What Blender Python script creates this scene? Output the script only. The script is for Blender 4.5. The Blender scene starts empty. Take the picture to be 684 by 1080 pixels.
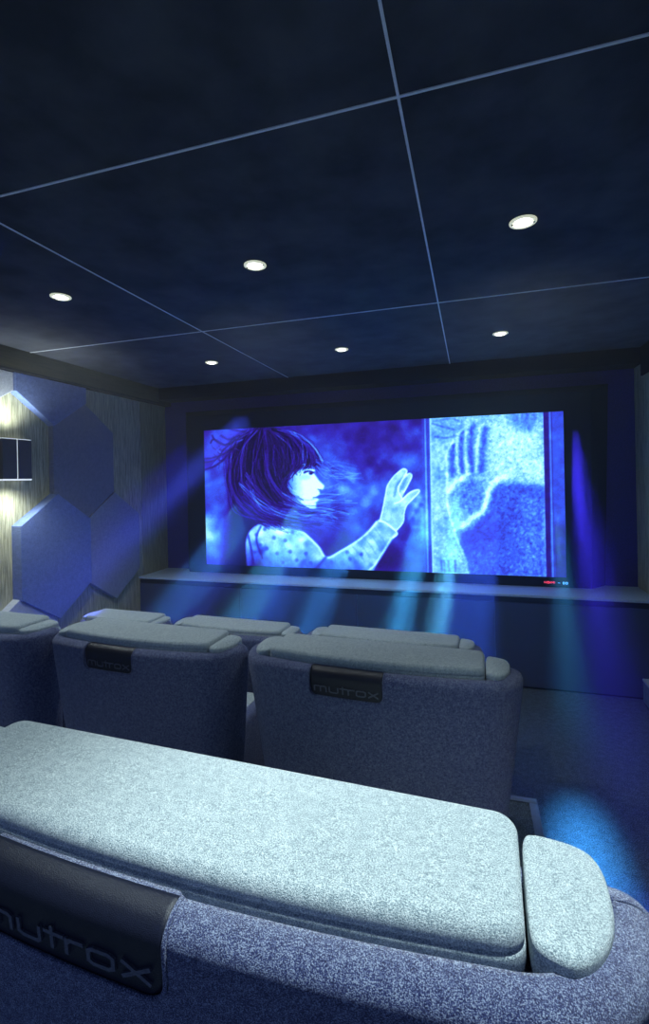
import bpy, bmesh, math, random
import numpy as np
from mathutils import Vector, Matrix
random.seed(4); RNG = np.random.default_rng(7)
SC = bpy.context.scene
COL = SC.collection

# ------------------------------------------------------------------ camera
CAM_H = 1.5294
F_PX, YAW, ROLL, SH = 508.2568, math.radians(16.9574), math.radians(-1.1314), -35.1134
cam = bpy.data.cameras.new('camera'); camo = bpy.data.objects.new('camera', cam); COL.objects.link(camo)
X = Vector((math.cos(YAW), math.sin(YAW), 0)); FW = Vector((-math.sin(YAW), math.cos(YAW), 0)); Z = Vector((0, 0, 1))
right = X * math.cos(ROLL) + Z * math.sin(ROLL)
up = -X * math.sin(ROLL) + Z * math.cos(ROLL)
M = Matrix.Identity(4)
for i in range(3):
    M[i][0] = right[i]; M[i][1] = up[i]; M[i][2] = -FW[i]
M[2][3] = CAM_H
camo.matrix_world = M
cam.sensor_fit = 'VERTICAL'; cam.sensor_height = 36.0
cam.lens = 36.0 * F_PX / 1080; cam.shift_y = SH / 1080
cam.clip_start = 0.02; cam.clip_end = 50
SC.camera = camo

# ------------------------------------------------------------------ world, view, area lights
w = bpy.data.worlds.new('world'); SC.world = w; w.use_nodes = True
w.node_tree.nodes['Background'].inputs[0].default_value = (0.28, 0.44, 1.0, 1)
w.node_tree.nodes['Background'].inputs[1].default_value = 0.29
SC.view_settings.view_transform = 'Standard'; SC.view_settings.look = 'None'
SC.view_settings.exposure = 0.0; SC.view_settings.gamma = 1.0
SC.view_settings.use_curve_mapping = False
SC.cycles.volume_bounces = 0
SC.cycles.max_bounces = 6
SC.cycles.sample_clamp_indirect = 4.0

HAZE = 0.032
SHAFT = Vector((-0.091, -0.839, -0.536)).normalized()
# (x, z, width, height, colour, power): lamps added before the screen to draw light shafts in the haze
SHAFTS = [
    (0.72, 1.50, 0.04, 0.80, (0.05, 0.03, 1.0), 3.0),
    (0.60, 1.15, 0.10, 0.40, (0.03, 0.33, 1.0), 0.95),
    (0.60, 1.15, 0.025, 0.40, (0.15, 0.60, 1.0), .35),
    (0.05, 1.20, 0.30, 0.45, (0.04, 0.12, 1.0), 4.0),
    (-0.10, 1.20, 0.06, 0.45, (0.12, 0.60, 1.0), 2.4),
    (-0.35, 1.15, 0.09, 0.40, (0.06, 0.45, 1.0), 3.0),
    (-0.92, 1.15, 0.08, 0.40, (0.05, 0.3, 1.0), 2.6),
    (-1.25, 1.20, 0.26, 0.45, (0.04, 0.16, 1.0), 4.5),
    (-1.42, 1.15, 0.05, 0.40, (0.12, 0.6, 1.0), 2.2),
    (-1.85, 1.20, 0.25, 0.45, (0.05, 0.10, 1.0), 4.0),
    (-1.98, 1.15, 0.04, 0.40, (0.10, 0.5, 1.0), 1.5),
    (-2.45, 1.60, 0.12, 0.60, (0.05, 0.04, 1.0), 3.0),
    (-1.95, 2.05, 0.16, 0.14, (0.06, 0.10, 1.0), 2.0),
]
for i, (sx, sz, sw, sh, c, p) in enumerate(SHAFTS):
    L = bpy.data.lights.new('added_shaft_lamp', 'AREA'); L.shape = 'RECTANGLE'; L.size = sw; L.size_y = sh
    L.spread = math.radians(10 if sx > .3 else 7); L.color = c; L.energy = p * (4.6 if sx < .3 and sz < 1.5 else 2.6)
    o = bpy.data.objects.new('added_shaft_lamp', L); COL.objects.link(o)
    o.location = (sx, 3.93, sz)
    o.rotation_euler = SHAFT.to_track_quat('-Z', 'Y').to_euler()

XL, XR, D, HC = -2.9006, 1.173, 4.1188, CAM_H + 0.89
YB = -0.9

# ------------------------------------------------------------------ materials
def new_mat(name):
    m = bpy.data.materials.new(name); m.use_nodes = True
    nt = m.node_tree; return m, nt, nt.nodes['Principled BSDF']
def node(nt, t, **k):
    n = nt.nodes.new(t)
    for a, b in k.items(): setattr(n, a, b)
    return n
def ramp(nt, stops):
    r = node(nt, 'ShaderNodeValToRGB'); e = r.color_ramp.elements
    while len(e) > 1: e.remove(e[-1])
    e[0].position, e[0].color = stops[0][0], (*stops[0][1], 1)
    for p, c in stops[1:]:
        q = e.new(p); q.color = (*c, 1)
    return r
def plain(name, col, rough=0.5, metal=0.0, spec=0.5, nscale=40, namp=0.12, bump=0.0, bscale=300):
    m, nt, b = new_mat(name)
    tc = node(nt, 'ShaderNodeTexCoord')
    n = node(nt, 'ShaderNodeTexNoise'); n.inputs['Scale'].default_value = nscale; n.inputs['Detail'].default_value = 4
    nt.links.new(tc.outputs['Object'], n.inputs['Vector'])
    lo = tuple(max(0, c * (1 - namp)) for c in col); hi = tuple(c * (1 + namp) for c in col)
    r = ramp(nt, [(0.3, lo), (0.7, hi)])
    nt.links.new(n.outputs['Fac'], r.inputs['Fac']); nt.links.new(r.outputs['Color'], b.inputs['Base Color'])
    b.inputs['Roughness'].default_value = rough; b.inputs['Metallic'].default_value = metal
    b.inputs['Specular IOR Level'].default_value = spec
    if bump:
        n2 = node(nt, 'ShaderNodeTexNoise'); n2.inputs['Scale'].default_value = bscale; n2.inputs['Detail'].default_value = 2
        nt.links.new(tc.outputs['Object'], n2.inputs['Vector'])
        bp = node(nt, 'ShaderNodeBump'); bp.inputs['Strength'].default_value = bump; bp.inputs['Distance'].default_value = 0.002
        nt.links.new(n2.outputs['Fac'], bp.inputs['Height']); nt.links.new(bp.outputs['Normal'], b.inputs['Normal'])
    return m
def fabric(name, dark, mid, light, scale=700, bump=0.6, sheen=0.3, dist=0.0015):
    """woven felt: fine speckle of dark and light fibres"""
    m, nt, b = new_mat(name)
    tc = node(nt, 'ShaderNodeTexCoord')
    n = node(nt, 'ShaderNodeTexNoise'); n.inputs['Scale'].default_value = scale; n.inputs['Detail'].default_value = 3; n.inputs['Roughness'].default_value = 0.75
    n3 = node(nt, 'ShaderNodeTexNoise'); n3.inputs['Scale'].default_value = scale * 0.16; n3.inputs['Detail'].default_value = 3
    nt.links.new(tc.outputs['Object'], n.inputs['Vector']); nt.links.new(tc.outputs['Object'], n3.inputs['Vector'])
    mx = node(nt, 'ShaderNodeMath', operation='MULTIPLY_ADD'); mx.inputs[1].default_value = 0.14
    nt.links.new(n3.outputs['Fac'], mx.inputs[0])
    mm = node(nt, 'ShaderNodeMath', operation='MULTIPLY'); mm.inputs[1].default_value = 0.86
    nt.links.new(n.outputs['Fac'], mm.inputs[0]); nt.links.new(mm.outputs[0], mx.inputs[2])
    r = ramp(nt, [(0.41, dark), (0.5, mid), (0.59, light)])
    nt.links.new(mx.outputs[0], r.inputs['Fac']); nt.links.new(r.outputs['Color'], b.inputs['Base Color'])
    b.inputs['Roughness'].default_value = 0.95; b.inputs['Specular IOR Level'].default_value = 0.1
    b.inputs['Sheen Weight'].default_value = sheen; b.inputs['Sheen Roughness'].default_value = 0.5
    bp = node(nt, 'ShaderNodeBump'); bp.inputs['Strength'].default_value = bump; bp.inputs['Distance'].default_value = dist
    nt.links.new(n.outputs['Fac'], bp.inputs['Height']); nt.links.new(bp.outputs['Normal'], b.inputs['Normal'])
    return m
def wood(name, dark, light, sc=(1, 60, 2.2)):
    m, nt, b = new_mat(name)
    tc = node(nt, 'ShaderNodeTexCoord'); mp = node(nt, 'ShaderNodeMapping'); mp.inputs['Scale'].default_value = sc
    nt.links.new(tc.outputs['Object'], mp.inputs['Vector'])
    n = node(nt, 'ShaderNodeTexNoise'); n.inputs['Scale'].default_value = 3.0; n.inputs['Detail'].default_value = 8; n.inputs['Roughness'].default_value = 0.7
    nt.links.new(mp.outputs[0], n.inputs['Vector'])
    r = ramp(nt, [(0.36, dark), (0.62, light)])
    nt.links.new(n.outputs['Fac'], r.inputs['Fac']); nt.links.new(r.outputs['Color'], b.inputs['Base Color'])
    b.inputs['Roughness'].default_value = 0.75; b.inputs['Specular IOR Level'].default_value = 0.2
    bp = node(nt, 'ShaderNodeBump'); bp.inputs['Strength'].default_value = 0.4; bp.inputs['Distance'].default_value = 0.002
    nt.links.new(n.outputs['Fac'], bp.inputs['Height']); nt.links.new(bp.outputs['Normal'], b.inputs['Normal'])
    return m
def emit(name, col, strength):
    m, nt, b = new_mat(name)
    b.inputs['Base Color'].default_value = (*col, 1); b.inputs['Emission Color'].default_value = (*col, 1)
    b.inputs['Emission Strength'].default_value = strength
    return m

M_ceil = plain('ceiling_fabric', (0.080, 0.085, 0.094), 0.9, spec=0.1, nscale=6, namp=0.25, bump=0.3, bscale=600)
M_gap = plain('ceiling_gap_metal', (0.86, 0.90, 0.92), 0.45, metal=0.0, namp=0.05)
M_black = plain('matt_black', (0.006, 0.006, 0.009), 0.8, spec=0.15)
M_beam = wood('dark_wood_beam', (0.030, 0.026, 0.010), (0.060, 0.052, 0.022), (1, 3, 50))
M_wood = wood('olive_grey_veneer', (0.18, 0.175, 0.10), (0.66, 0.65, 0.43))
M_front = plain('navy_wall_fabric', (0.05, 0.032, 0.20), 0.9, spec=0.1, nscale=120, namp=0.2, bump=0.3)
M_carpet = fabric('blue_grey_carpet', (0.016, 0.026, 0.038), (0.07, 0.10, 0.13), (0.20, 0.27, 0.32), 230, 1.0, 0.1, 0.004)
M_top = plain('worktop_pale', (0.55, 0.70, 0.80), 0.5, nscale=90, namp=0.1)
M_door = plain('cabinet_slate_fabric', (0.060, 0.074, 0.105), 0.85, spec=0.15, nscale=220, namp=0.3, bump=0.3)
M_seam = plain('door_edge_grey', (0.16, 0.21, 0.30), 0.6)
M_felt_blue = fabric('blue_felt', (0.075, 0.12, 0.28), (0.14, 0.21, 0.46), (0.22, 0.31, 0.60), 260, 0.4)
M_felt_slate = fabric('slate_felt', (0.10, 0.115, 0.17), (0.17, 0.19, 0.27), (0.25, 0.28, 0.36), 260, 0.4)
M_felt_grey = fabric('grey_felt', (0.16, 0.18, 0.23), (0.26, 0.29, 0.35), (0.38, 0.41, 0.47), 260, 0.4)
M_felt_pale = fabric('pale_grey_felt', (0.34, 0.38, 0.42), (0.46, 0.50, 0.54), (0.6, 0.64, 0.68), 260, 0.3)
M_shell = fabric('blue_grey_seat_wool', (0.005, 0.010, 0.080), (0.034, 0.055, 0.23), (0.46, 0.54, 0.74), 900, 1.0, 0.35, 0.003)
M_cush = fabric('pale_grey_cushion_wool', (0.20, 0.28, 0.33), (0.50, 0.61, 0.65), (0.86, 0.95, 0.95), 850, 0.9, 0.35, 0.0025)
M_leather = plain('dark_navy_leather', (0.010, 0.012, 0.026), 0.42, spec=0.5, nscale=300, namp=0.2, bump=0.3, bscale=1100)
M_letter = plain('embossed_grey_lettering', (0.10, 0.11, 0.15), 0.5, nscale=500, namp=0.3)
M_metal = plain('charcoal_metal', (0.03, 0.033, 0.045), 0.4, metal=0.6)
M_sconce = plain('sconce_slate', (0.030, 0.036, 0.055), 0.5)
M_white = plain('white_trim', (0.75, 0.8, 0.8), 0.4)
M_box = plain('pale_blue_step', (0.16, 0.25, 0.36), 0.7)

# ------------------------------------------------------------------ object helpers
def empty(name, loc=(0, 0, 0), rz=0):
    o = bpy.data.objects.new(name, None); COL.objects.link(o); o.location = loc; o.rotation_euler = (0, 0, rz)
    o.empty_display_size = 0.1; return o
def tag(o, label=None, cat=None, group=None, kind=None):
    for k, v in (('label', label), ('category', cat), ('group', group), ('kind', kind)):
        if v: o[k] = v
    return o
def mesh(name, verts, faces, mat, parent=None, smooth=False):
    me = bpy.data.meshes.new(name); me.from_pydata([tuple(v) for v in verts], [], faces); me.update()
    bm = bmesh.new(); bm.from_mesh(me); bmesh.ops.recalc_face_normals(bm, faces=bm.faces); bm.to_mesh(me); bm.free()
    me.materials.append(mat)
    if smooth: me.polygons.foreach_set('use_smooth', [True] * len(me.polygons))
    o = bpy.data.objects.new(name, me); COL.objects.link(o)
    if parent: o.parent = parent
    return o
def box(name, a, b, mat, parent=None, bev=0.0, seg=2):
    bm = bmesh.new(); bmesh.ops.create_cube(bm, size=1)
    for v in bm.verts:
        for i in range(3): v.co[i] = a[i] if v.co[i] < 0 else b[i]
    if bev: bmesh.ops.bevel(bm, geom=list(bm.edges), offset=bev, segments=seg, affect='EDGES', profile=0.5)
    me = bpy.data.meshes.new(name); bm.to_mesh(me); bm.free(); me.materials.append(mat)
    if bev: me.polygons.foreach_set('use_smooth', [seg > 1] * len(me.polygons))
    o = bpy.data.objects.new(name, me); COL.objects.link(o)
    if parent: o.parent = parent
    return o
def loft(name, rings, mat, parent=None, cap0=True, cap1=True, smooth=True):
    n = len(rings[0]); V = [p for r in rings for p in r]; Fc = []
    for k in range(len(rings) - 1):
        for i in range(n):
            j = (i + 1) % n; Fc.append((k * n + i, k * n + j, (k + 1) * n + j, (k + 1) * n + i))
    if cap0: Fc.append(tuple(range(n))[::-1])
    if cap1: Fc.append(tuple((len(rings) - 1) * n + i for i in range(n)))
    return mesh(name, V, Fc, mat, parent, smooth)
def lathe(name, prof, mat, parent=None, n=32):
    rings = [[(r * math.cos(2 * math.pi * i / n), r * math.sin(2 * math.pi * i / n), z) for i in range(n)] for r, z in prof]
    return loft(name, rings, mat, parent, smooth=True)
def tube(name, pts, r, mat, parent=None, n=8):
    rings = []
    for k, p in enumerate(pts):
        p = Vector(p); t = (Vector(pts[min(k + 1, len(pts) - 1)]) - Vector(pts[max(k - 1, 0)])).normalized()
        a = t.orthogonal().normalized() if k == 0 else (a - t * a.dot(t)).normalized()
        b = t.cross(a)
        rings.append([tuple(p + a * r * math.cos(2 * math.pi * i / n) + b * r * math.sin(2 * math.pi * i / n)) for i in range(n)])
    return loft(name, rings, mat, parent)
def copy_tree(o, parent=None):
    c = o.copy(); COL.objects.link(c); c.parent = parent
    for ch in list(o.children): copy_tree(ch, c)
    return c

# ------------------------------------------------------------------ room
def st(o): o['kind'] = 'structure'; return o
st(box('floor', (XL - .1, YB, -0.1), (XR + .1, D + .1, 0), M_carpet))
st(box('ceiling', (XL - .1, YB, HC), (XR + .1, D + .1, HC + 0.1), M_ceil))
st(box('wall_left', (XL - .1, YB, 0), (XL, D, HC), M_wood))
st(box('wall_right', (XR, YB, 0), (XR + .1, D, HC), M_wood))
st(box('wall_front', (XL - .1, D, 0), (XR + .1, D + .1, HC), M_front))
# joint strip of the left wall, perimeter beams
st(box('trim_1', (XL, 3.745, 0), (XL + .006, D, 2.29), wood('brown_veneer', (0.19, 0.18, 0.09), (0.42, 0.40, 0.22))))
st(box('trim_2', (XL, YB, 2.285), (XL + .075, 3.93, HC), M_beam, bev=0.003))
st(box('trim_3', (XL + .075, 3.93, CAM_H + .778), (XR, D, HC), M_black))
st(box('trim_4', (XR - .012, YB, 2.215), (XR, 3.93, HC), M_black))
st(box('trim_5', (XL, YB, 2.272), (XL + .078, 3.93, 2.285), M_black))
st(box('trim_6', (XL, 3.93, 2.272), (XL + .075, D, HC), M_black))
# pale gaps between the ceiling panels: grid of 1.37 x 1.40 m
gx = (-1.513, -0.147); gy = (-0.27, 1.132, 2.533)
k = 7
GW = 0.0033
for x in gx:
    st(box('trim_%d' % k, (x - GW, YB, HC - .003), (x + GW, 3.93, HC), M_gap)); k += 1
ys = list(gy); xs = [XL + .075] + list(gx) + [XR - .012]
for y in ys:
    for a, b in zip(xs[:-1], xs[1:]):
        st(box('trim_%d' % k, (a + (GW if a in gx else 0), y - GW, HC - .003), (b - (GW if b in gx else 0), y + GW, HC), M_gap)); k += 1
# seating platforms
st(box('floor_riser', (XL, YB, 0), (0.223, 2.09, 0.222), M_carpet, bev=0.004))
st(box('floor_riser_upper', (XL, YB, 0.222), (0.13, 1.02, 0.358), M_carpet, bev=0.004))

# step edging on lower platform
nose = tag(empty('step_nosing', (0, 0, 0)), 'grey edging strip round the corner of the carpeted seating platform', 'edging')
box('front_strip', (XL, 2.062, 0.2222), (0.223, 2.0905, 0.226), M_seam, nose, 0.001)
box('side_strip', (0.195, 0.99, 0.2222), (0.2235, 2.062, 0.226), M_seam, nose, 0.001)
box('front_lip', (XL, 2.0905, 0.19), (0.2235, 2.0935, 0.226), M_seam, nose)
box('side_lip', (0.2237, 0.99, 0.19), (0.2265, 2.0935, 0.226), M_seam, nose)

# ------------------------------------------------------------------ haze
mh = bpy.data.materials.new('thin_haze'); mh.use_nodes = True; nt = mh.node_tree; nt.nodes.clear()
out = node(nt, 'ShaderNodeOutputMaterial'); vs = node(nt, 'ShaderNodeVolumeScatter')
vs.inputs['Density'].default_value = HAZE; vs.inputs['Color'].default_value = (0.9, 0.95, 1, 1); vs.inputs['Anisotropy'].default_value = 0.5
nt.links.new(vs.outputs[0], out.inputs['Volume'])
hz = box('haze', (XL + .09, 1.0, 0.3), (XR - .02, 3.965, 2.13), mh)
tag(hz, 'thin blue-lit haze hanging in the air before the screen', 'haze', kind='stuff')

# ------------------------------------------------------------------ downlights
def downlight(x, y, power, label):
    t = tag(empty('downlight', (x, y, HC)), label, 'ceiling light', 'recessed ceiling downlights')
    lathe('trim_ring', [(0.030, 0.0), (0.030, -0.004), (0.040, -0.006), (0.046, -0.003), (0.046, 0.0)], M_ring, t)
    lathe('lens', [(0.0005, -0.012), (0.012, -0.011), (0.022, -0.008), (0.0295, -0.0045), (0.0295, -0.001)], M_lens, t, 24)
    for s in (-1, 1): box('spring_clip', (s * .036 - .003, -.003, -.008), (s * .036 + .003, .003, -.0055), M_metal, t)
    L = bpy.data.lights.new('downlight_lamp', 'SPOT'); L.energy = power; L.spot_size = math.radians(125); L.spot_blend = 0.5
    L.color = (0.86, 0.97, 1.0); L.shadow_soft_size = 0.03
    o = bpy.data.objects.new('downlight_lamp', L); COL.objects.link(o); o.parent = t; o.location = (0, 0, -0.03)
    return t
M_ring = emit('lit_ring', (0.95, 1.0, 0.75), .5); M_lens = emit('lit_lens', (1.0, 1.0, 0.95), 8.0)
DL = [(-1.85, 1.83, 34, 'left recessed downlight in the nearer row of three'), (-0.84, 1.83, 11, 'middle recessed downlight in the nearer row of three'),
      (0.19, 1.83, 11, 'largest and brightest recessed downlight, right of the long ceiling gap line'),
      (-1.85, 3.22, 3, 'left recessed downlight in the farther row, above the left edge of the screen'),
      (-0.84, 3.22, 3, 'middle recessed downlight in the farther row, above the girl on the screen'),
      (0.19, 3.22, 3, 'right recessed downlight in the farther row, above the glass panel on the screen')]
for a in DL: downlight(*a)
# the next row of the same ceiling grid, over the nearest seat
for x, p in ((0.19, 108), (-0.84, 24), (-1.85, 24)):
    L = bpy.data.lights.new('downlight_lamp', 'SPOT'); L.energy = p; L.spot_size = math.radians(72); L.spot_blend = 0.7
    L.color = (0.80, 0.97, 1.0); L.shadow_soft_size = 0.03
    o = bpy.data.objects.new('downlight_lamp', L); COL.objects.link(o); o.location = (x, 0.44, HC - .03)

# ------------------------------------------------------------------ media cabinets and worktop
YC = 3.6942; ZW = CAM_H - 0.8532
wt = box('worktop', (XL, YC - .012, ZW - 0.018), (XR, D, ZW), M_top, bev=0.003)
tag(wt, 'long pale blue-grey worktop running under the big screen', 'worktop')
xs = [-2.9006 + .001, -1.8909, -0.8779, 0.1439, XR - .001]
CL = ['slate media cabinet at the left end, beside the wood wall', 'slate media cabinet second from the left, below the girl on the screen',
      'slate media cabinet third from the left, below the reaching arm on the screen', 'slate media cabinet at the right end, beside the pale low step']
for i in range(4):
    a, b = xs[i], xs[i + 1]
    t = tag(empty('media_cabinet', ((a + b) / 2, YC, 0)), CL[i], 'cabinet', 'cabinets under the screen')
    h = (b - a) / 2
    box('body', (-h + .001, .02, 0.02), (h - .001, D - YC - .002, ZW - .019), M_black, t)
    box('top_rail', (-h + .001, .008, ZW - .060), (h - .001, .0198, ZW - .019), M_black, t)
    box('door', (-h + .003, 0, 0.022), (h - .003, .0195, ZW - .062), M_door, t, 0.0015, 1)
    box('door_edge', (h - .0028, .002, 0.022), (h - .0002, .012, ZW - .062), M_seam, t)
    box('plinth', (-h + .001, .03, 0.0), (h - .001, .05, .02), M_black, t)

# pale low step at the right
s = tag(empty('low_step', (1.115, 3.3, 0)), 'pale blue low boxy step against the right wall, end of the cabinets', 'step')
box('body', (-.056, -.45, 0.012), (.056, .36, .150), M_box, s, 0.003)
box('tread', (-.059, -.452, .1502), (.0575, .362, .165), M_top, s, 0.003)
box('plinth', (-.050, -.44, 0), (.056, .35, .0118), M_black, s)

# ------------------------------------------------------------------ screen
SX0, SX1, SZ0, SZ1, SY = -2.3893, 0.6682, CAM_H - 0.7792, CAM_H + 0.4722, 3.995
scr = tag(empty('projection_screen', ((SX0 + SX1) / 2, SY, ZW)), 'wide lit cinema screen in a deep black frame, showing a girl touching frosted glass', 'screen')
def P(x, y, z): return (x - (SX0 + SX1) / 2, y - SY, z - ZW)
fx0, fx1, fz1, fy = -2.56, 0.835, 2.14, 3.978
bx0, bx1, bz1, by = -2.66, 0.955, 2.205, D - .001
V = []
for (x0, x1, z0, z1, y) in ((bx0, bx1, ZW + .001, bz1, by), (fx0, fx1, ZW + .001, fz1, fy), (SX0, SX1, SZ0, SZ1, fy + .004), (SX0, SX1, SZ0, SZ1, SY + .004)):
    V += [P(x0, y, z0), P(x1, y, z0), P(x1, y, z1), P(x0, y, z1)]
# top corner flares a little outwards
V[2] = P(bx1 + .045, by, bz1); V[6] = P(fx1 + .02, fy, fz1)
Fc = []
for a in (0, 4, 8):
    for i in range(4):
        j = (i + 1) % 4; Fc.append((a + i, a + j, a + 4 + j, a + 4 + i))
Fc.append((0, 1, 2, 3)); Fc.append((12, 13, 14, 15))
mesh('frame', V, Fc, plain('black_velvet', (0.004, 0.004, 0.006), 0.85, spec=0.1), scr)
# the little marks on the lower edge, with a glow put into their colour
def strokes_flat(name, strokes, org, sx, sz, y, wd, mat, parent):
    V = []; Fc = []
    for st_ in strokes:
        for (x0, z0), (x1, z1) in zip(st_[:-1], st_[1:]):
            a = Vector((org[0] + x0 * sx, org[1] + z0 * sz)); b = Vector((org[0] + x1 * sx, org[1] + z1 * sz)); t = (b - a)
            if t.length < 1e-6: continue
            t.normalize(); nrm = Vector((-t.y, t.x)) * wd; a -= t * wd * .6; b += t * wd * .6; k = len(V)
            for q in (a + nrm, b + nrm, b - nrm, a - nrm): V.append((q.x, y, q.y))
            for q in (a + nrm, b + nrm, b - nrm, a - nrm): V.append((q.x, y + .001, q.y))
            Fc += [(k, k + 1, k + 2, k + 3), (k + 4, k + 5, k + 6, k + 7), (k, k + 1, k + 5, k + 4), (k + 2, k + 3, k + 7, k + 6), (k + 1, k + 2, k + 6, k + 5), (k + 3, k, k + 4, k + 7)]
    return mesh(name, V, Fc, mat, parent)
H_ = [[(0, 0), (0, 1)], [(0, .5), (.7, .5)], [(.7, 0), (.7, 1)]]
D_ = [[(0, 0), (0, 1), (.5, .9), (.7, .5), (.5, .1), (0, 0)]]
M_ = [[(0, 0), (0, 1), (.4, .4), (.8, 1), (.8, 0)]]
I_ = [[(0, 0), (0, 1)]]
def word(ls, adv):
    o = []; x = 0
    for l, a in zip(ls, adv):
        o += [[(x + p, q) for p, q in s_] for s_ in l]; x += a
    return o
lx = SX1 - .155; lz = SZ0 - .045
q = P(lx, 3.975, lz)
strokes_flat('red_marking', word([H_, D_, M_, I_], [1.1, 1.1, 1.2, .5]), (q[0], q[2]), .021, .014, q[1], .0016, emit('red_glow_print', (1.0, .12, .25), .9), scr)
strokes_flat('white_marking', [[(0, .5), (.8, .5)], [(2.0, 0), (2.0, 1), (2.6, 1), (2.6, 0), (2, 0)], [(3.1, 0), (3.1, 1), (3.8, 1), (3.8, 0), (3.1, 0)]], (q[0] + .094, q[2] - .001), .017, .013, q[1], .0018, emit('pale_glow_print', (.25, .65, 1.0), .9), scr)

# ---- the moving picture on the screen, painted procedurally as brightness, then coloured in blues
S2 = 2; PX0, PY0, PX1, PY1 = 212, 428, 600, 612
W_, H2_ = (PX1 - PX0) * S2, (PY1 - PY0) * S2
gxx, gyy = np.meshgrid(PX0 + (np.arange(W_) + .5) / S2, PY0 + (np.arange(H2_) + .5) / S2)
def blur(a, s):
    s *= S2; r = int(3 * s) + 1; kx = np.exp(-.5 * (np.arange(-r, r + 1) / s) ** 2); kx /= kx.sum()
    a = np.pad(a, ((0, 0), (r, r)), 'edge'); a = np.apply_along_axis(lambda v: np.convolve(v, kx, 'valid'), 1, a)
    a = np.pad(a, ((r, r), (0, 0)), 'edge'); return np.apply_along_axis(lambda v: np.convolve(v, kx, 'valid'), 0, a)
def noise(s): 
    a = blur(RNG.standard_normal((H2_, W_)), s); return a / a.std()
def poly(pts, s=.5):
    m = np.zeros((H2_, W_), bool); n = len(pts)
    for i in range(n):
        (x0, y0), (x1, y1) = pts[i], pts[(i + 1) % n]
        if y0 == y1: continue
        c = ((y0 > gyy) != (y1 > gyy)) & (gxx < (x1 - x0) * (gyy - y0) / (y1 - y0) + x0); m ^= c
    m = m.astype(float); return blur(m, s) if s else m
def catmull(pts, n=56):
    p = np.array([pts[0]] + list(pts) + [pts[-1]], float); o = []
    for i in range(1, len(p) - 2):
        t = np.linspace(0, 1, n, endpoint=False)[:, None]
        o.append(.5 * (2 * p[i] + (p[i + 1] - p[i - 1]) * t + (2 * p[i - 1] - 5 * p[i] + 4 * p[i + 1] - p[i + 2]) * t ** 2 + (3 * p[i] - p[i - 1] - 3 * p[i + 1] + p[i + 2]) * t ** 3))
    return np.vstack(o + [p[-2:-1]])
def stroke(pts, wd, soft=None, smooth=True):
    c = catmull(pts) if smooth and len(pts) > 2 else np.array(pts, float)
    if len(c) == 2: c = np.linspace(c[0], c[1], 80)
    a = np.zeros((H2_, W_)); R = int((wd * 3 + 1) * S2) + 1
    for i, (x, y) in enumerate(c):
        cx, cy = int((x - PX0) * S2), int((y - PY0) * S2)
        x0, x1, y0, y1 = max(0, cx - R), min(W_, cx + R), max(0, cy - R), min(H2_, cy + R)
        if x0 >= x1 or y0 >= y1: continue
        g = np.exp(-((gxx[y0:y1, x0:x1] - x) ** 2 + (gyy[y0:y1, x0:x1] - y) ** 2) / (wd * wd))
        a[y0:y1, x0:x1] = np.maximum(a[y0:y1, x0:x1], g)
    return a
def ell(cx, cy, rx, ry, s=1.0): return blur((((gxx - cx) / rx) ** 2 + ((gyy - cy) / ry) ** 2 < 1).astype(float), s)
def sm(a, b, x): t = np.clip((x - a) / (b - a), 0, 1); return t * t * (3 - 2 * t)
def mixin(Lm, m, v): return Lm * (1 - m) + v * m

L = 0.42 + .06 * noise(9) + .04 * noise(3)
L += -.14 * sm(340, 380, gxx) * (1 - sm(470, 500, gyy)) - .10 * ell(398, 492, 14, 12, 6) + .16 * ell(395, 520, 50, 9, 8) + .20 * ell(440, 486, 22, 7, 5)
L = mixin(L, .75 * ell(372, 582, 34, 16, 7), .12); L = mixin(L, .8 * ell(412, 590, 16, 14, 5), .12); L = mixin(L, .5 * ell(390, 455, 40, 10, 8), .25)
L += .20 * ell(447, 540, 12, 26, 5) * (1 + .3 * noise(2)) + .12 * ell(225, 545, 14, 50, 8)
L = mixin(L, .9 * poly([(248, 475), (262, 500), (262, 610), (230, 610), (238, 570), (244, 520)], 4), .08)
L = mixin(L, .95 * poly([(250, 520), (275, 540), (266, 610), (246, 610), (248, 570)], 3), .02)
# hair mass
L = mixin(L, poly([(247, 462), (262, 452), (285, 449), (312, 453), (330, 464), (343, 482), (346, 490), (336, 494), (322, 496), (306, 502), (299, 515), (305, 530), (322, 545), (328, 556), (300, 552), (283, 550), (268, 556), (252, 540), (246, 510)], 2.4), .13)
# face
face = poly([(300, 508), (308, 500), (322, 494), (333, 490), (336.5, 495), (336, 500), (340, 506), (346, 512.5), (345, 515.5), (339.5, 517), (341.5, 520.5), (337.5, 523.5), (340, 527), (336.5, 530), (337.5, 535), (332, 541.5), (322, 546), (308, 542), (300, 528)], .8)
L = mixin(L, face, .72 + .22 * sm(312, 330, gxx) - .30 * (1 - sm(300, 318, gxx)) - .18 * sm(528, 546, gyy))
L = mixin(L, .85 * stroke([(325, 498), (330, 496.5), (335, 498)], 1.1), .12)
L = mixin(L, .7 * stroke([(324, 493.5), (330, 492), (335, 494)], .9), .2)
L = mixin(L, .9 * ell(332, 499, 2.2, 1.5, .4), .08)
L = mixin(L, .6 * stroke([(334, 525), (338, 524.4)], .8), .2); L = mixin(L, .5 * stroke([(339, 516), (342, 516.5)], .8), .25)
L = mixin(L, .35 * ell(327, 503, 6, 3, 1.5), .5)
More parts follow.
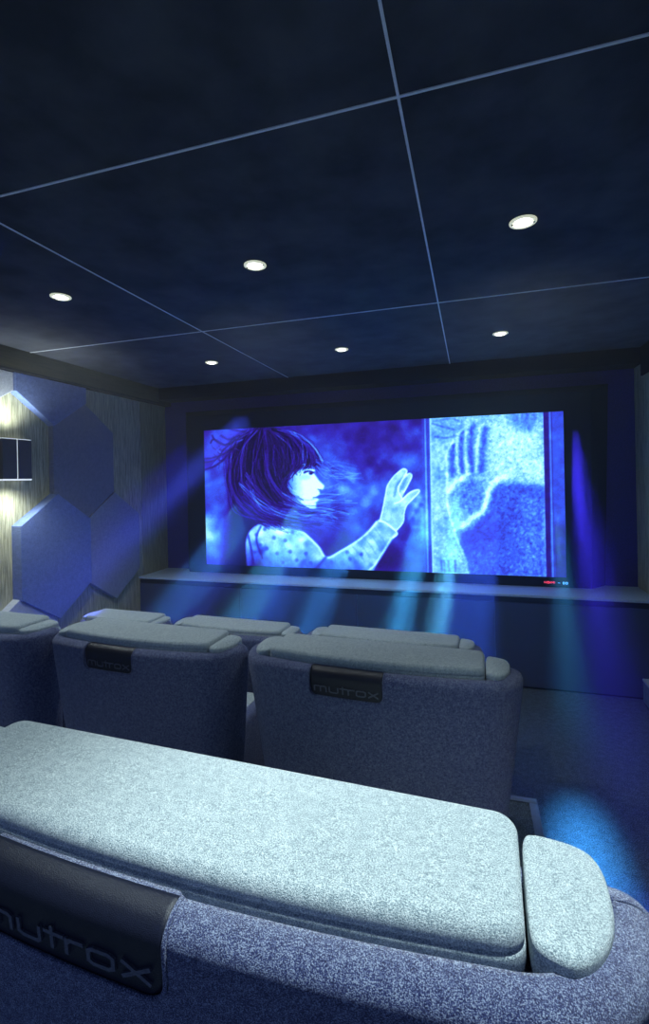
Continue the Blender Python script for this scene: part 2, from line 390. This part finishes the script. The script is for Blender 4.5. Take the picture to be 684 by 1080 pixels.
# shoulder, sleeve and arm
shirt = poly(catmull([(262, 614), (260, 580), (262, 566), (270, 556), (283, 551), (297, 546), (310, 553), (326, 564), (338, 576), (347, 588), (362, 581), (380, 570), (392, 560), (402, 549.5), (412, 552), (421, 562), (416, 569), (408, 582), (400, 595), (392, 614)]).tolist(), .7)
Ls = .70 + .05 * noise(2.5) - .22 * sm(585, 600, gyy) * (1 - sm(380, 400, gxx)) - .25 * ell(272, 590, 10, 16, 4) + .16 * ell(300, 560, 22, 8, 4)
L = mixin(L, shirt, Ls)
rim = [(283, 551), (300, 550), (320, 560), (338, 577), (347, 589), (362, 582), (380, 571), (392, 561), (401, 550.5)]
L = mixin(L, .7 * stroke(rim, 1.3), .92); L = mixin(L, .6 * stroke([(421, 563), (415, 570), (407, 583), (399, 595), (392, 602)], 1.5), .95)
L = mixin(L, .8 * stroke([(346, 589), (340, 596), (333, 603)], 1.6), .35); L = mixin(L, .6 * stroke([(277, 556), (272, 570), (278, 590)], 1.2), .2)
L = mixin(L, .6 * stroke([(263, 566), (266, 580), (268, 596)], 1.2), .15)
for x, y in [(272, 565), (281, 559), (291, 568), (283, 580), (294, 585), (303, 571), (308, 583), (276, 576), (270, 584), (315, 592), (325, 585), (300, 595), (330, 595), (311, 562), (352, 594), (369, 583), (384, 585), (372, 590), (286, 596)]:
    L = mixin(L, .55 * ell(x, y, 2.1, 1.9, .6) * shirt, .34)
for t in np.linspace(0, 1, 6):
    L = mixin(L, .28 * stroke([(368 + t * 30, 581 - t * 24), (375 + t * 30, 588 - t * 22), (381 + t * 30, 597 - t * 21)], .8) * shirt, .5)
# collar and neck
L = mixin(L, .9 * poly([(298, 541), (318, 545), (322, 556), (312, 560), (300, 552)], 1), .62)
# hand
hand = poly([(404, 550), (407, 539), (411, 521), (413, 512), (419, 503), (425, 497.5), (429, 494.3), (432, 494), (434, 496.2), (433, 500.5), (436, 498.8), (438.6, 500.4), (438.4, 504), (435, 510), (431, 518), (428, 525.5), (434, 520.5), (441, 516.6), (445, 516.2), (446, 519), (440, 525), (433, 531), (430, 539), (428.5, 551), (425, 556), (421, 560)], .55)
L = mixin(L, hand, .76 + .03 * noise(2) - .10 * ell(422, 545, 6, 9, 3))
L = mixin(L, .55 * stroke([(420, 523), (423, 512), (429, 505)], 1.6) * hand, .5); L = mixin(L, .5 * stroke([(425, 519), (430, 510), (433, 504)], 1.4) * hand, .5)
for s_ in ([(404, 550), (407, 539), (411, 521), (413, 512), (419, 503), (425, 497.5), (430, 494.2), (433.6, 496.5), (431, 502)], [(433, 501), (436.5, 499), (438.6, 502), (435, 510), (430, 519)], [(420, 531), (427, 528), (436, 519.5), (444, 516.4), (446, 518.5), (439, 526), (432.6, 533), (430, 541), (428.5, 551), (421, 560)], [(428, 526), (424, 516), (428, 507), (433, 500)]):
    L = mixin(L, .7 * stroke(s_, .75), 1.0)
L = mixin(L, .8 * stroke([(403, 549), (411, 552), (422, 562), (418, 567)], .9), .95)
# hair strands following guide curves
G = [[(270, 451), (254, 462), (246, 485), (246, 515), (254, 538), (272, 552)], [(274, 451), (262, 470), (258, 500), (262, 525), (280, 545), (300, 554)],
     [(280, 450), (274, 475), (274, 502), (284, 525), (304, 543), (328, 552)], [(284, 450), (284, 475), (286, 500), (296, 518), (314, 536), (340, 545)],
     [(286, 450), (294, 468), (296, 488), (298, 506), (306, 524), (328, 538)], [(288, 450), (306, 462), (312, 478), (310, 492), (302, 504), (298, 514)],
     [(290, 450), (312, 458), (325, 472), (326, 486), (322, 493), (318, 497)], [(291, 450), (316, 456), (332, 468), (340, 482), (341, 489), (338, 493)]]
G = np.array(G, float)
for i in range(520):
    u = RNG.uniform(0, len(G) - 1.001); k_ = int(u); f = u - k_
    c = G[k_] * (1 - f) + G[k_ + 1] * f + RNG.normal(0, 1.9, (6, 2)) + RNG.normal(0, 1.6, (1, 2))
    t0, t1 = RNG.integers(0, 3), RNG.integers(4, 7)
    br = .35 + .65 * u / (len(G) - 1); v = RNG.choice([.03, .08, .14, .22, .40, .58, .85], p=[.24, .2, .18, .14, .12, .08, .04]) * br
    L = mixin(L, RNG.uniform(.3, .8) * stroke(c[t0:t1], RNG.uniform(.28, .5)), v)
for i in range(170):  # loose outer hair, blown and uneven
    a = RNG.uniform(0, 1); k_ = RNG.choice([0, 0, 1, 1, 2, 3]); c = G[k_] + RNG.normal(0, 2.2, (6, 2)) + np.array([[0, 0], [-1, 0], [-3, 0], [-4, 0], [-3, 4], [6, 5]]) * RNG.uniform(-.3, 1.1)
    c[5] += (RNG.uniform(0, 30), RNG.uniform(-5, 5)); c[4] += (RNG.uniform(0, 12), 0)
    L = mixin(L, RNG.uniform(.25, .7) * stroke(c[RNG.integers(0, 3):], RNG.uniform(.25, .45)), RNG.choice([.03, .05, .08, .14, .34, .55]))
for i in range(26):
    c = [(252 + RNG.uniform(-3, 8), 458 + RNG.uniform(0, 16)), (240 + RNG.uniform(-4, 4), 466 + RNG.uniform(0, 20)), (228 + RNG.uniform(-4, 6), 468 + RNG.uniform(0, 26))]
    L = mixin(L, RNG.uniform(.2, .6) * stroke(c, .4), RNG.choice([.08, .1, .7]))
for i in range(120):  # locks blown forward over cheek and collar
    y = RNG.uniform(0, 1); c = [(262 + RNG.uniform(-8, 8), 500 + 30 * y + RNG.uniform(-6, 6)), (276 + RNG.uniform(-3, 3), 520 + 24 * y), (296, 534 + 16 * y + RNG.uniform(-3, 3)), (318 + RNG.uniform(-4, 6), 539 + 13 * y + RNG.uniform(-3, 3)), (334 + RNG.uniform(-6, 14), 541 + 12 * y + RNG.uniform(-5, 4))]
    L = mixin(L, RNG.uniform(.3, .75) * stroke(c, RNG.uniform(.3, .5)), RNG.choice([.05, .12, .2, .5, .75]))
for i in range(34):   # wisps blown to the right below the chin
    y = RNG.uniform(518, 548); a = RNG.uniform(-6, 12)
    c = [(302 + RNG.uniform(-6, 14), y - RNG.uniform(0, 8)), (325, y + 3), (345, y + a * .4), (345 + RNG.uniform(8, 40), y + a + RNG.uniform(-6, 4))]
    L = mixin(L, RNG.uniform(.2, .55) * stroke(c, RNG.uniform(.3, .55)), RNG.choice([.15, .65, .85]))
for i in range(16):
    y = RNG.uniform(484, 500)
    L = mixin(L, RNG.uniform(.2, .45) * stroke([(338, y - 4), (348, y + RNG.uniform(-3, 8)), (360, y + RNG.uniform(0, 12)), (374 + RNG.uniform(0, 14), y + RNG.uniform(2, 14))], .4), .7)
for c in ([(252, 462), (240, 472), (229, 484), (216, 487)], [(252, 465), (242, 480), (230, 490), (216, 495)], [(250, 460), (240, 468), (230, 464), (226, 458)], [(256, 458), (244, 462), (236, 458)], [(262, 454), (250, 452), (242, 449)], [(252, 462), (241, 468), (228, 462), (224, 466)], [(250, 470), (238, 478), (226, 482), (216, 483)]):
    L = mixin(L, .8 * stroke(c, .95), .10)
for i in range(9):    # rim light on the crown
    L = mixin(L, .2 * stroke([(300 + RNG.uniform(-4, 8), 452), (322, 459 + RNG.uniform(-1, 2)), (336, 471), (345, 487 + RNG.uniform(-3, 3))], .5), .8)
# frosted panel with the pressed hand
pan = sm(457.5, 459, gxx) * (1 - sm(574, 576, gxx))
def q7(x, y): return (440 + x / 4.275, 430 + y / 4.275)
def Q(l): return [q7(*p) for p in l]
Lp = .70 + .03 * noise(5)
Lp = mixin(Lp, .6 * poly(Q([(330, 60), (560, 60), (575, 330), (370, 335), (330, 260)]), 6), .86)
Lp = mixin(Lp, .7 * poly(Q([(430, 20), (540, 20), (545, 90), (500, 120), (450, 90)]), 4), .48)
Lp = mixin(Lp, .6 * poly(Q([(160, 300), (180, 200), (215, 110), (265, 70), (340, 90), (330, 300), (330, 420), (260, 540), (190, 540), (160, 430)]), 3), .70)
for a in ([(182, 175), (172, 240), (178, 292)], [(222, 108), (212, 200), (218, 290)], [(268, 80), (256, 180), (262, 285)], [(325, 100), (310, 190), (302, 288)]):
    Lp = mixin(Lp, .75 * stroke(Q(a), 3.6), .42)
for a in ([(238, 100), (235, 200), (240, 295)], [(296, 90), (285, 190), (278, 290)], [(200, 130), (196, 220), (204, 300)]):
    Lp = mixin(Lp, .55 * stroke(Q(a), 1.8), .88)
Lp = mixin(Lp, .75 * ell(*q7(255, 400), 14, 20, 5), .50)
Lp = mixin(Lp, .95 * poly(Q([(330, 420), (345, 370), (378, 336), (450, 340), (575, 352), (575, 760), (240, 760), (215, 660), (178, 580), (190, 556), (250, 545), (305, 485)]), 2.2), .46)
Lp = mixin(Lp, .5 * poly(Q([(480, 380), (575, 380), (575, 760), (450, 760)]), 8), .62)
Lp = mixin(Lp, .5 * ell(*q7(300, 560), 22, 12, 6), .28)
Lp = mixin(Lp, .6 * stroke(Q([(180, 556), (150, 440), (152, 300), (150, 210), (180, 150)]), 1.3), .92); Lp = mixin(Lp, .45 * stroke(Q([(205, 120), (225, 95), (262, 70)]), 1.6), .92)
Lp = mixin(Lp, .7 * stroke(Q([(215, 535), (250, 500), (300, 470), (325, 410), (335, 370), (375, 325), (400, 310)]), 3.2), .95)
Lp = mixin(Lp, .8 * stroke(Q([(155, 380), (185, 340), (240, 300)]), 3), .88)
Lp = mixin(Lp, .6 * stroke(Q([(180, 570), (215, 660), (235, 740)]), 1.6), .80)
for a in ([(90, 70), (150, 90), (190, 100)], [(100, 130), (150, 135), (195, 125)], [(95, 60), (170, 50), (210, 60)]): Lp = mixin(Lp, .5 * stroke(Q(a), 1.2), .42)
for x in (118, 130, 150, 178): Lp = mixin(Lp, .6 * stroke(Q([(x, 690), (x + 2, 735)]), 1.3), .38)
Lp = Lp + (.012 + .016 * sm(470, 490, gxx)) * noise(.4) + .03 * noise(1)
L = mixin(L, pan, Lp)
for x, wd, v, m in ((453.5, 1.0, .78, .7), (456, 1.4, .42, .9), (458.6, 1.0, .8, .7), (451, 1.2, .5, .5)): L = mixin(L, m * np.exp(-((gxx - x) / wd) ** 2), v)
fr = sm(574.5, 575.5, gxx)
L = mixin(L, fr, .22 + .38 * np.exp(-((gxx - 581.5) / 1.2) ** 2) + .24 * sm(583, 584, gxx) - .02 * noise(2) - .22 * sm(545, 560, gyy) * sm(583, 585, gxx))
L = L + .012 * noise(.5)
L = np.clip(.53 + (L - .5) * 1.22, 0, 1)
PAL = np.array([(8, 0, 36), (34, 2, 112), (44, 26, 168), (50, 84, 232), (86, 164, 255), (150, 226, 255), (214, 252, 255)], float) / 255
PP = np.array([0, .16, .32, .52, .70, .86, 1.0])
NU, NV = 560, 230
uu, vv = np.meshgrid(np.linspace(0, 1, NU + 1), np.linspace(0, 1, NV + 1))
# picture coordinates -> flat screen coordinates (one projective map for the whole picture)
src = np.array([(0, 0), (1, 0), (1, 1), (0, 1)], float); dst = np.array([(217, 597.3), (595, 607.3), (595, 434.7), (217, 452.5)], float)
A = []; B = []
for (a, b), (c, d_) in zip(src, dst):
    A.append([a, b, 1, 0, 0, 0, -a * c, -b * c]); B.append(c); A.append([0, 0, 0, a, b, 1, -a * d_, -b * d_]); B.append(d_)
h = np.linalg.solve(np.array(A), np.array(B)); den = h[6] * uu + h[7] * vv + 1
px = (h[0] * uu + h[1] * vv + h[2]) / den; py = (h[3] * uu + h[4] * vv + h[5]) / den
ix = np.clip((px - PX0) * S2 - .5, 0, W_ - 1.001); iy = np.clip((py - PY0) * S2 - .5, 0, H2_ - 1.001)
i0 = ix.astype(int); j0 = iy.astype(int); fx = ix - i0; fy_ = iy - j0
Lg = (L[j0, i0] * (1 - fx) + L[j0, i0 + 1] * fx) * (1 - fy_) + (L[j0 + 1, i0] * (1 - fx) + L[j0 + 1, i0 + 1] * fx) * fy_
rgb = np.stack([np.interp(Lg, PP, PAL[:, c]) for c in range(3)], -1)
lin = np.where(rgb <= .04045, rgb / 12.92, ((rgb + .055) / 1.055) ** 2.4)
q0 = P(SX0, SY, SZ0); q1 = P(SX1, SY, SZ1)
vx = np.stack([q0[0] + uu * (q1[0] - q0[0]), np.full_like(uu, q0[1]), q0[2] + vv * (q1[2] - q0[2])], -1).reshape(-1, 3)
idx = np.arange((NU + 1) * (NV + 1)).reshape(NV + 1, NU + 1)
fc = np.stack([idx[:-1, :-1], idx[:-1, 1:], idx[1:, 1:], idx[1:, :-1]], -1).reshape(-1, 4)
me = bpy.data.meshes.new('screen_picture'); me.vertices.add(len(vx)); me.vertices.foreach_set('co', vx.ravel())
me.loops.add(fc.size); me.loops.foreach_set('vertex_index', fc.ravel()); me.polygons.add(len(fc))
me.polygons.foreach_set('loop_start', np.arange(0, fc.size, 4)); me.update(calc_edges=True)
ca = me.color_attributes.new('picture', 'FLOAT_COLOR', 'POINT')
ca.data.foreach_set('color', np.concatenate([lin.reshape(-1, 3), np.ones((len(vx), 1))], 1).ravel())
mp_, nt, b = new_mat('lit_picture'); at = node(nt, 'ShaderNodeAttribute'); at.attribute_name = 'picture'
b.inputs['Base Color'].default_value = (0.01, 0.01, 0.01, 1); b.inputs['Roughness'].default_value = 1; b.inputs['Specular IOR Level'].default_value = 0
nt.links.new(at.outputs['Color'], b.inputs['Emission Color']); b.inputs['Emission Strength'].default_value = 1.35
me.materials.append(mp_); so = bpy.data.objects.new('screen_picture', me); COL.objects.link(so); so.parent = scr

# ------------------------------------------------------------------ hexagonal felt panels on the left wall
def hexpanel(y, z, th, mat, label, zmax=None):
    hw, cap, sd = .303, .202, .243
    pts = [(y - hw, z - sd), (y, z - sd - cap), (y + hw, z - sd), (y + hw, z + sd), (y, z + sd + cap), (y - hw, z + sd)]
    if zmax:   # cut off level below the beam
        pts = [(y - hw, z - sd), (y, z - sd - cap), (y + hw, z - sd), (y + hw, zmax), (y - hw, zmax)]
    t = empty('hexagonal_wall_panel', (XL, y, z)); tag(t, label, 'wall panel', 'hexagonal felt panels on the wood wall')
    cy = sum(p[0] for p in pts) / len(pts); cz = sum(p[1] for p in pts) / len(pts)
    def ring(x, ins):
        o = []
        n = len(pts)
        for i in range(n):
            p0, p1, p2 = Vector(pts[i - 1]), Vector(pts[i]), Vector(pts[(i + 1) % n])
            e1 = (p1 - p0).normalized(); e2 = (p2 - p1).normalized()
            n1 = Vector((-e1.y, e1.x)); n2 = Vector((-e2.y, e2.x)); m_ = (n1 + n2).normalized(); q_ = p1 + m_ * (ins / max(.3, m_.dot(n1)))
            o.append((x, q_.x - y, q_.y - z))
        return o
    loft('felt_face', [ring(0.0005, .0), ring(th - .004, .0), ring(th - .001, .0015), ring(th, .004)], mat, t, smooth=False)
    return t
hexpanel(2.735, 1.014, .080, M_felt_blue, 'bright blue thick hexagonal felt panel, lower left of the cluster, behind the seats')
hexpanel(3.345, 1.008, .045, M_felt_grey, 'greyish hexagonal felt panel nearest the screen, lower right of the cluster')
hexpanel(3.04, 1.702, .042, M_felt_slate, 'dark slate hexagonal felt panel in the middle of the cluster, right of the wall lamp')
hexpanel(2.735, 2.390, .060, M_felt_blue, 'blue hexagonal felt panel cut off by the ceiling beam', 2.268)
hexpanel(2.125, 2.390, .045, M_felt_pale, 'pale brightly lit hexagonal felt panel at the top, above the wall lamp', 2.268)
hexpanel(2.43, 0.330, .060, M_felt_pale, 'pale hexagonal felt panel low on the wall, only its tip showing above the seats')

# ------------------------------------------------------------------ wall lamp
sc_ = tag(empty('wall_lamp', (XL, 2.42, 1.695)), 'slate twin-box up-and-down wall lamp between the felt panels', 'wall lamp')
box('back_plate', (0, -.10, -.12), (.012, .10, .12), M_metal, sc_)
box('shade', (.0122, -.105, -.128), (.08, -.004, .13), M_sconce, sc_, .0015, 1)
box('shade', (.0122, .004, -.128), (.08, .105, .13), M_sconce, sc_, .0015, 1)
box('light_slot', (.014, -.0038, -.127), (.076, .0038, .129), emit('lit_slot', (.8, .88, .9), .7), sc_)
box('lower_diffuser', (.014, -.103, -.137), (.078, .103, -.1282), emit('lit_diffuser', (.85, .93, 1), .8), sc_)
box('upper_diffuser', (.014, -.103, .1302), (.078, .103, .134), emit('lit_diffuser_up', (.85, .93, 1), .8), sc_)
for s_, zz, e_ in ((1, .17, 12), (-1, -.17, 12)):
    Lt = bpy.data.lights.new('wall_lamp_light', 'SPOT'); Lt.energy = e_; Lt.spot_size = math.radians(140); Lt.spot_blend = 1; Lt.color = (.88, .97, 1.0); Lt.shadow_soft_size = .05
    o = bpy.data.objects.new('wall_lamp_light', Lt); COL.objects.link(o); o.parent = sc_; o.location = (.11, -.03, zz)
    o.rotation_euler = (math.pi if s_ > 0 else 0, 0, 0)

# ------------------------------------------------------------------ cinema seats
HW, ZT, DP = .418, .775, .160
TAGW, TAGH, TX = .108, .050, -.054
def outline():
    p = []
    rx, ry, rf = .125, .125, .03
    def seg(a, b, n): return [(a[0] + (b[0] - a[0]) * i / n, a[1] + (b[1] - a[1]) * i / n) for i in range(n)]
    def arc(cx, cy, ax, ay, t0, t1, n): return [(cx + ax * math.cos(t0 + (t1 - t0) * i / n), cy + ay * math.sin(t0 + (t1 - t0) * i / n)) for i in range(n)]
    xr = HW - rx
    # counter-clockwise seen from above, starting rear left of the straight run
    bks = [-xr, TX - .13, TX - TAGW - .006, TX - TAGW + .006, TX - .05, TX + .05, TX + TAGW - .006, TX + TAGW + .006, TX + .13, xr]; cnt = [10, 3, 6, 6, 8, 6, 6, 3, 14]
    for a, b_, n in zip(bks[:-1], bks[1:], cnt): p += seg((a, 0), (b_, 0), n)
    p += arc(xr, ry, rx, ry, -math.pi / 2, 0, 18)
    p += seg((HW, ry), (HW, DP - rf), 4) + arc(HW - rf, DP - rf, rf, rf, 0, math.pi / 2, 5)
    p += seg((HW - rf, DP), (-HW + rf, DP), 30) + arc(-HW + rf, DP - rf, rf, rf, math.pi / 2, math.pi, 5)
    p += seg((-HW, DP - rf), (-HW, ry), 4) + arc(-xr, ry, rx, ry, math.pi, 1.5 * math.pi, 18)
    return p
OUT = outline()
def normals(pts):
    n = len(pts); o = []
    for i in range(n):
        a, b_ = pts[i - 1], pts[(i + 1) % n]; t = Vector((b_[0] - a[0], b_[1] - a[1])).normalized(); o.append((-t.y, t.x))
    return o
BOW = .022
def bow(x): return -BOW * max(0, 1 - (x / .30) ** 2)
OUT = [(x, y + bow(x)) if y < .004 else (x, y) for x, y in OUT]
NRM = normals(OUT)
def taper(z): return 1 - .155 * min(1, max(0, (ZT - .03 - z) / .55)) ** 1.05
def lean(z): return .05 * min(1, max(0, (ZT - z) / .6))
def notch(x, d):
    """d = distance down the rear face from the lip; inside the label recess -> 1"""
    r = .02
    qx, qz = abs(x - TX) - (TAGW - r), d - (TAGH - r)
    sdf = math.hypot(max(qx, 0), max(qz, 0)) + min(max(qx, qz), 0) - r
    t = min(1, max(0, -sdf / .005 + .3)); return t * t * (3 - 2 * t)
LIPW, LIPH = .036, .026
def lip_profile():   # (inset, z, distance down) from the inside of the lip to the outside
    o = [(LIPW, ZT - .028, -.05), (LIPW, ZT - .012, -.03)]
    for i in range(0, 13):
        t = math.pi / 2 * i / 12
        o.append((.030 * (1 - math.sin(t)) , ZT - LIPH + LIPH * math.cos(t) - .003 * 0, -.02 + .02 * i / 12))
    for i in range(1, 22): o.append((0, ZT - LIPH - .0035 * i, .0035 * i))
    return o
PRO = lip_profile()
def rear_pt(x, ins, z, push=0.0): return (x * taper(z), ins + lean(z) + push + bow(x), z)
rings = []
def ringat(ins, z, d=None):
    r = []
    for (x, y), (nx, ny) in zip(OUT, NRM):
        X_, Y_ = x + nx * ins, y + ny * ins
        if d is not None and y < .004 and abs(x - TX) < .15:
            Y_ += .006 * notch(x, d)
        r.append((X_ * taper(z), Y_ + lean(z), z))
    return r
zs = [.06, .075, .12, .2, .3, .4, .5, .58, .64, .665]
rings = [ringat(.03, .058), ringat(.008, .064)] + [ringat(0, z) for z in zs]
for ins, z, d in reversed(PRO): rings.append(ringat(ins, z, max(d, 0) if d > -.021 else None))

chair = empty('cinema_seat')
loft('backrest_shell', rings, M_shell, chair)
# leather label panel set into the rear of the shell
rows = [(i_, z_, d_) for i_, z_, d_ in PRO if d_ <= TAGH - .0005]; rows.append((0, ZT - LIPH - TAGH + .0008, TAGH - .0008))
V = []; Fc = []; NX = 40
for ins, z, d in rows:
    hw = TAGW - .0015
    if d > TAGH - .02: hw = TAGW - .0015 - .02 + math.sqrt(max(0, .0004 - (d - (TAGH - .02)) ** 2))
    for i in range(NX + 1):
        x = TX - hw + 2 * hw * i / NX; V.append(rear_pt(x, ins, z, .0012 if d > -.021 else 0))
nr = len(rows)
for r in range(nr - 1):
    for i in range(NX): k = r * (NX + 1) + i; Fc.append((k, k + 1, k + NX + 2, k + NX + 1))
lp = mesh('label_panel', V, Fc, M_leather, chair, True)
sm_ = lp.modifiers.new('thick', 'SOLIDIFY'); sm_.thickness = .003; sm_.offset = -1
# welt round the recess
pts = []
for ins, z, d in PRO[1:]:
    if d < TAGH - .02: pts.append(rear_pt(TX + TAGW + .001, ins, z, -.0006))
for i in range(1, 9):
    t = math.pi / 2 * i / 8; pts.append(rear_pt(TX + TAGW - .019 + .02 * math.cos(t), 0, ZT - LIPH - TAGH + .02 - .02 * math.sin(t), -.0006))
rgt = list(pts); lft = [(p[0] - 2 * (p[0] - TX * taper(p[2])), p[1], p[2]) for p in reversed(pts)]
mid = [rear_pt(TX + x, 0, ZT - LIPH - TAGH, -.0006) for x in np.linspace(TAGW - .02, -TAGW + .02, 14)]
tube('label_welt', rgt + mid + lft, .0022, M_shell, chair)
# raised lettering: m u t r o x
LT = {
 'm': ([[(0, 0), (0, .62), (.12, .72), (.38, .72), (.46, .62), (.46, 0)], [(.46, .62), (.56, .72), (.78, .72), (.88, .62), (.88, 0)]], 1.12),
 'u': ([[(0, .72), (0, .12), (.12, 0), (.55, 0), (.62, .1), (.62, .72)]], .86),
 't': ([[(.12, 1.0), (.12, 0)], [(-.08, .72), (.42, .72)]], .52),
 'r': ([[(0, 0), (0, .72)], [(0, .5), (.1, .70), (.42, .72)]], .58),
 'o': ([[(.12, 0), (0, .12), (0, .60), (.12, .72), (.50, .72), (.62, .60), (.62, .12), (.50, 0), (.12, 0)]], .86),
 'x': ([[(0, 0), (.62, .72)], [(0, .72), (.62, 0)]], .62)}
tw = sum(LT[c][1] for c in 'mutrox'); scx = .188 / tw; scz = .020; z0 = ZT - LIPH - .036
V = []; Fc = []; cx = -tw / 2 + TX / scx
for c in 'mutrox':
    ss, adv = LT[c]
    for s_ in ss:
        for (x0, y0), (x1, y1) in zip(s_[:-1], s_[1:]):
            a = Vector(((cx + x0) * scx, y0 * scz)); b_ = Vector(((cx + x1) * scx, y1 * scz)); t = (b_ - a).normalized(); n_ = Vector((-t.y, t.x)) * .0019
            a -= t * .0014; b_ += t * .0014; k = len(V)
            for dy in (-.0010, .0013):
                for q_ in (a + n_, b_ + n_, b_ - n_, a - n_): V.append(rear_pt(q_.x, 0, z0 + q_.y, dy))
            Fc += [(k, k + 1, k + 2, k + 3), (k + 4, k + 5, k + 6, k + 7), (k, k + 1, k + 5, k + 4), (k + 1, k + 2, k + 6, k + 5), (k + 2, k + 3, k + 7, k + 6), (k + 3, k, k + 4, k + 7)]
    cx += adv
mesh('lettering', V, Fc, M_letter, lp)

def chaikin(p, n=3, sharp=()):
    for _ in range(n):
        o = []
        for i in range(len(p)):
            a, b_ = Vector(p[i]), Vector(p[(i + 1) % len(p)])
            o += [tuple(a * .75 + b_ * .25), tuple(a * .25 + b_ * .75)]
        p = o
    return p
def pillow(name, plan, z0, z1, r, crown, mat, parent, seam=None, far=0.0, tilt=0.0):
    n = len(plan); nm = normals(plan); cx = sum(p[0] for p in plan) / n; cy = sum(p[1] for p in plan) / n
    def rg(ins, z): return [((x + nx * ins), (y + ny * ins) + lean(z) , z + far * (y - cy)) for (x, y), (nx, ny) in zip(plan, nm)]
    R = [rg(r * .8, z0), rg(r * .2, z0 + r * .4), rg(0, z0 + r)]
    if seam: R += [rg(0, seam - .005), rg(.0006, seam - .0018), rg(.0035, seam), rg(.0006, seam + .0018), rg(0.0004, seam + .005)]
    for i in range(0, 7):
        t = math.pi / 2 * i / 6; R.append(rg(r * (1 - math.cos(t)) + (.0005 if seam else 0), z1 - r + r * math.sin(t)))
    last = R[-1]
    V = [p for q_ in R for p in q_]; Fc = []
    for k in range(len(R) - 1):
        for i in range(n):
            j = (i + 1) % n; Fc.append((k * n + i, k * n + j, (k + 1) * n + j, (k + 1) * n + i))
    Fc.append(tuple(range(n))[::-1])
    base = (len(R) - 1) * n; cz = z1
    for s_ in (.9, .7, .45, .2):
        nb = len(V)
        for p in last: V.append((cx + (p[0] - cx) * s_, (cy + lean(z1)) + (p[1] - cy - lean(z1)) * s_, p[2] * 1.0 * s_ + (1 - s_) * z1 + crown * (1 - s_ ** 2)))
        for i in range(n):
            j = (i + 1) % n; Fc.append((base + i, base + j, nb + j, nb + i))
        base = nb
    V.append((cx, cy + lean(z1), z1 + crown)); c = len(V) - 1
    V = [(x, y, z - (tilt * (x - .352 * (1 if tilt > 0 else -1)) if z > z0 + .015 else 0)) for x, y, z in V]
    for i in range(n): Fc.append((base + i, base + (i + 1) % n, c))
    return mesh(name, V, Fc, mat, parent, True)
def rrect(x0, x1, y0, y1, r, step=.012):
    p = []
    for cx, cy, t0 in ((x1 - r, y0 + r, -90), (x1 - r, y1 - r, 0), (x0 + r, y1 - r, 90), (x0 + r, y0 + r, 180)):
        p += [(cx + r * math.cos(math.radians(t0 + 90 * i / 8)), cy + r * math.sin(math.radians(t0 + 90 * i / 8))) for i in range(9)]
    o = []
    for i in range(len(p)):
        a, b_ = p[i], p[(i + 1) % len(p)]; dd = math.dist(a, b_); k = max(1, int(dd / step))
        o += [(a[0] + (b_[0] - a[0]) * j / k, a[1] + (b_[1] - a[1]) * j / k) for j in range(k)]
    return [(x, y + (bow(x) if y < y0 + .02 else 0)) for x, y in o]
CT = ZT + .026
pillow('head_cushion', rrect(-.318, .318, .036, .189, .022), ZT - .027, CT, .013, .006, M_cush, chair, seam=ZT + .005)
for sgn in (1, -1):
    a0, xi, xo, yn, yf = 24, .320, .384, .036, .176
    pl = [(xi + .008, yf), (xi, yf - .012), (xi, (yn + yf) / 2), (xi, yn + .02), (xi + .004, yn + .006)] + [(xi + .014 + (xo - xi - .014) * math.sin(math.pi / 2 * t / 8), yn + .085 * (1 - math.cos(math.pi / 2 * t / 8))) for t in range(1, 9)] + [(xo, yf - .02), (xo - .012, yf)]
    pl = chaikin(pl, 3)
    if sgn < 0: pl = [(-x, y) for x, y in reversed(pl)]
    pillow('side_cushion', pl, ZT - .022, ZT + .013, .007, .006, M_cush, chair, tilt=.10 * sgn)
# the front half, turned to the screen
box('back_cushion', (-.270, .205, .34), (.270, .285, ZT - .04), M_cush, chair, .028, 4)
box('seat_cushion', (-.262, .235, .25), (.262, .66, .375), M_cush, chair, .035, 4)
for s_ in (-1, 1):
    box('armrest', (s_ * .3 - .032, .215, .05), (s_ * .3 + .032, .63, .46), M_shell, chair, .022, 3)
    for yy in (.08, .56): lathe('foot', [(.016, 0), (.018, .004), (.022, .062)], M_metal, chair, 14).location = (s_ * .24, yy, 0)
box('seat_base', (-.264, .215, .06), (.264, .62, .248), M_shell, chair, .015, 2)

ROW1, ROW2, ROW3 = 2.12, 1.295, .315
seats = [
    (-.330, .385, .364, 1.145, 'nearest pale-cushioned cinema seat, its back filling the bottom of the view', None),
    (-.29, ROW2, .222, .98, 'middle-row cinema seat with navy back nearest the aisle, right of its row', 'g'),
    (-1.085, ROW2, .222, .90, 'middle-row cinema seat with navy back between the aisle seat and the left wall seat', 'g'),
    (-1.86, ROW2, .222, .92, 'middle-row cinema seat at the left edge of the view, beside the felt panels', 'g'),
    (-.385, ROW1, 0, .99, 'front-row cinema seat farthest right, in front of the cabinets', 'f'),
    (-1.18, ROW1, 0, .89, 'front-row cinema seat in the middle of its row', 'f'),
    (-1.85, ROW1, 0, .67, 'front-row cinema seat farthest left, mostly hidden behind the middle row', 'f')]
for i, (x, y, z, sx, lab, g) in enumerate(seats):
    o = chair if i == 0 else copy_tree(chair)
    o.location = (x, y, z); o.scale = (sx, 1, 1); o.rotation_euler = (0, 0, math.radians(-2))
    tag(o, lab, 'cinema seat', 'cinema seats in three rows')
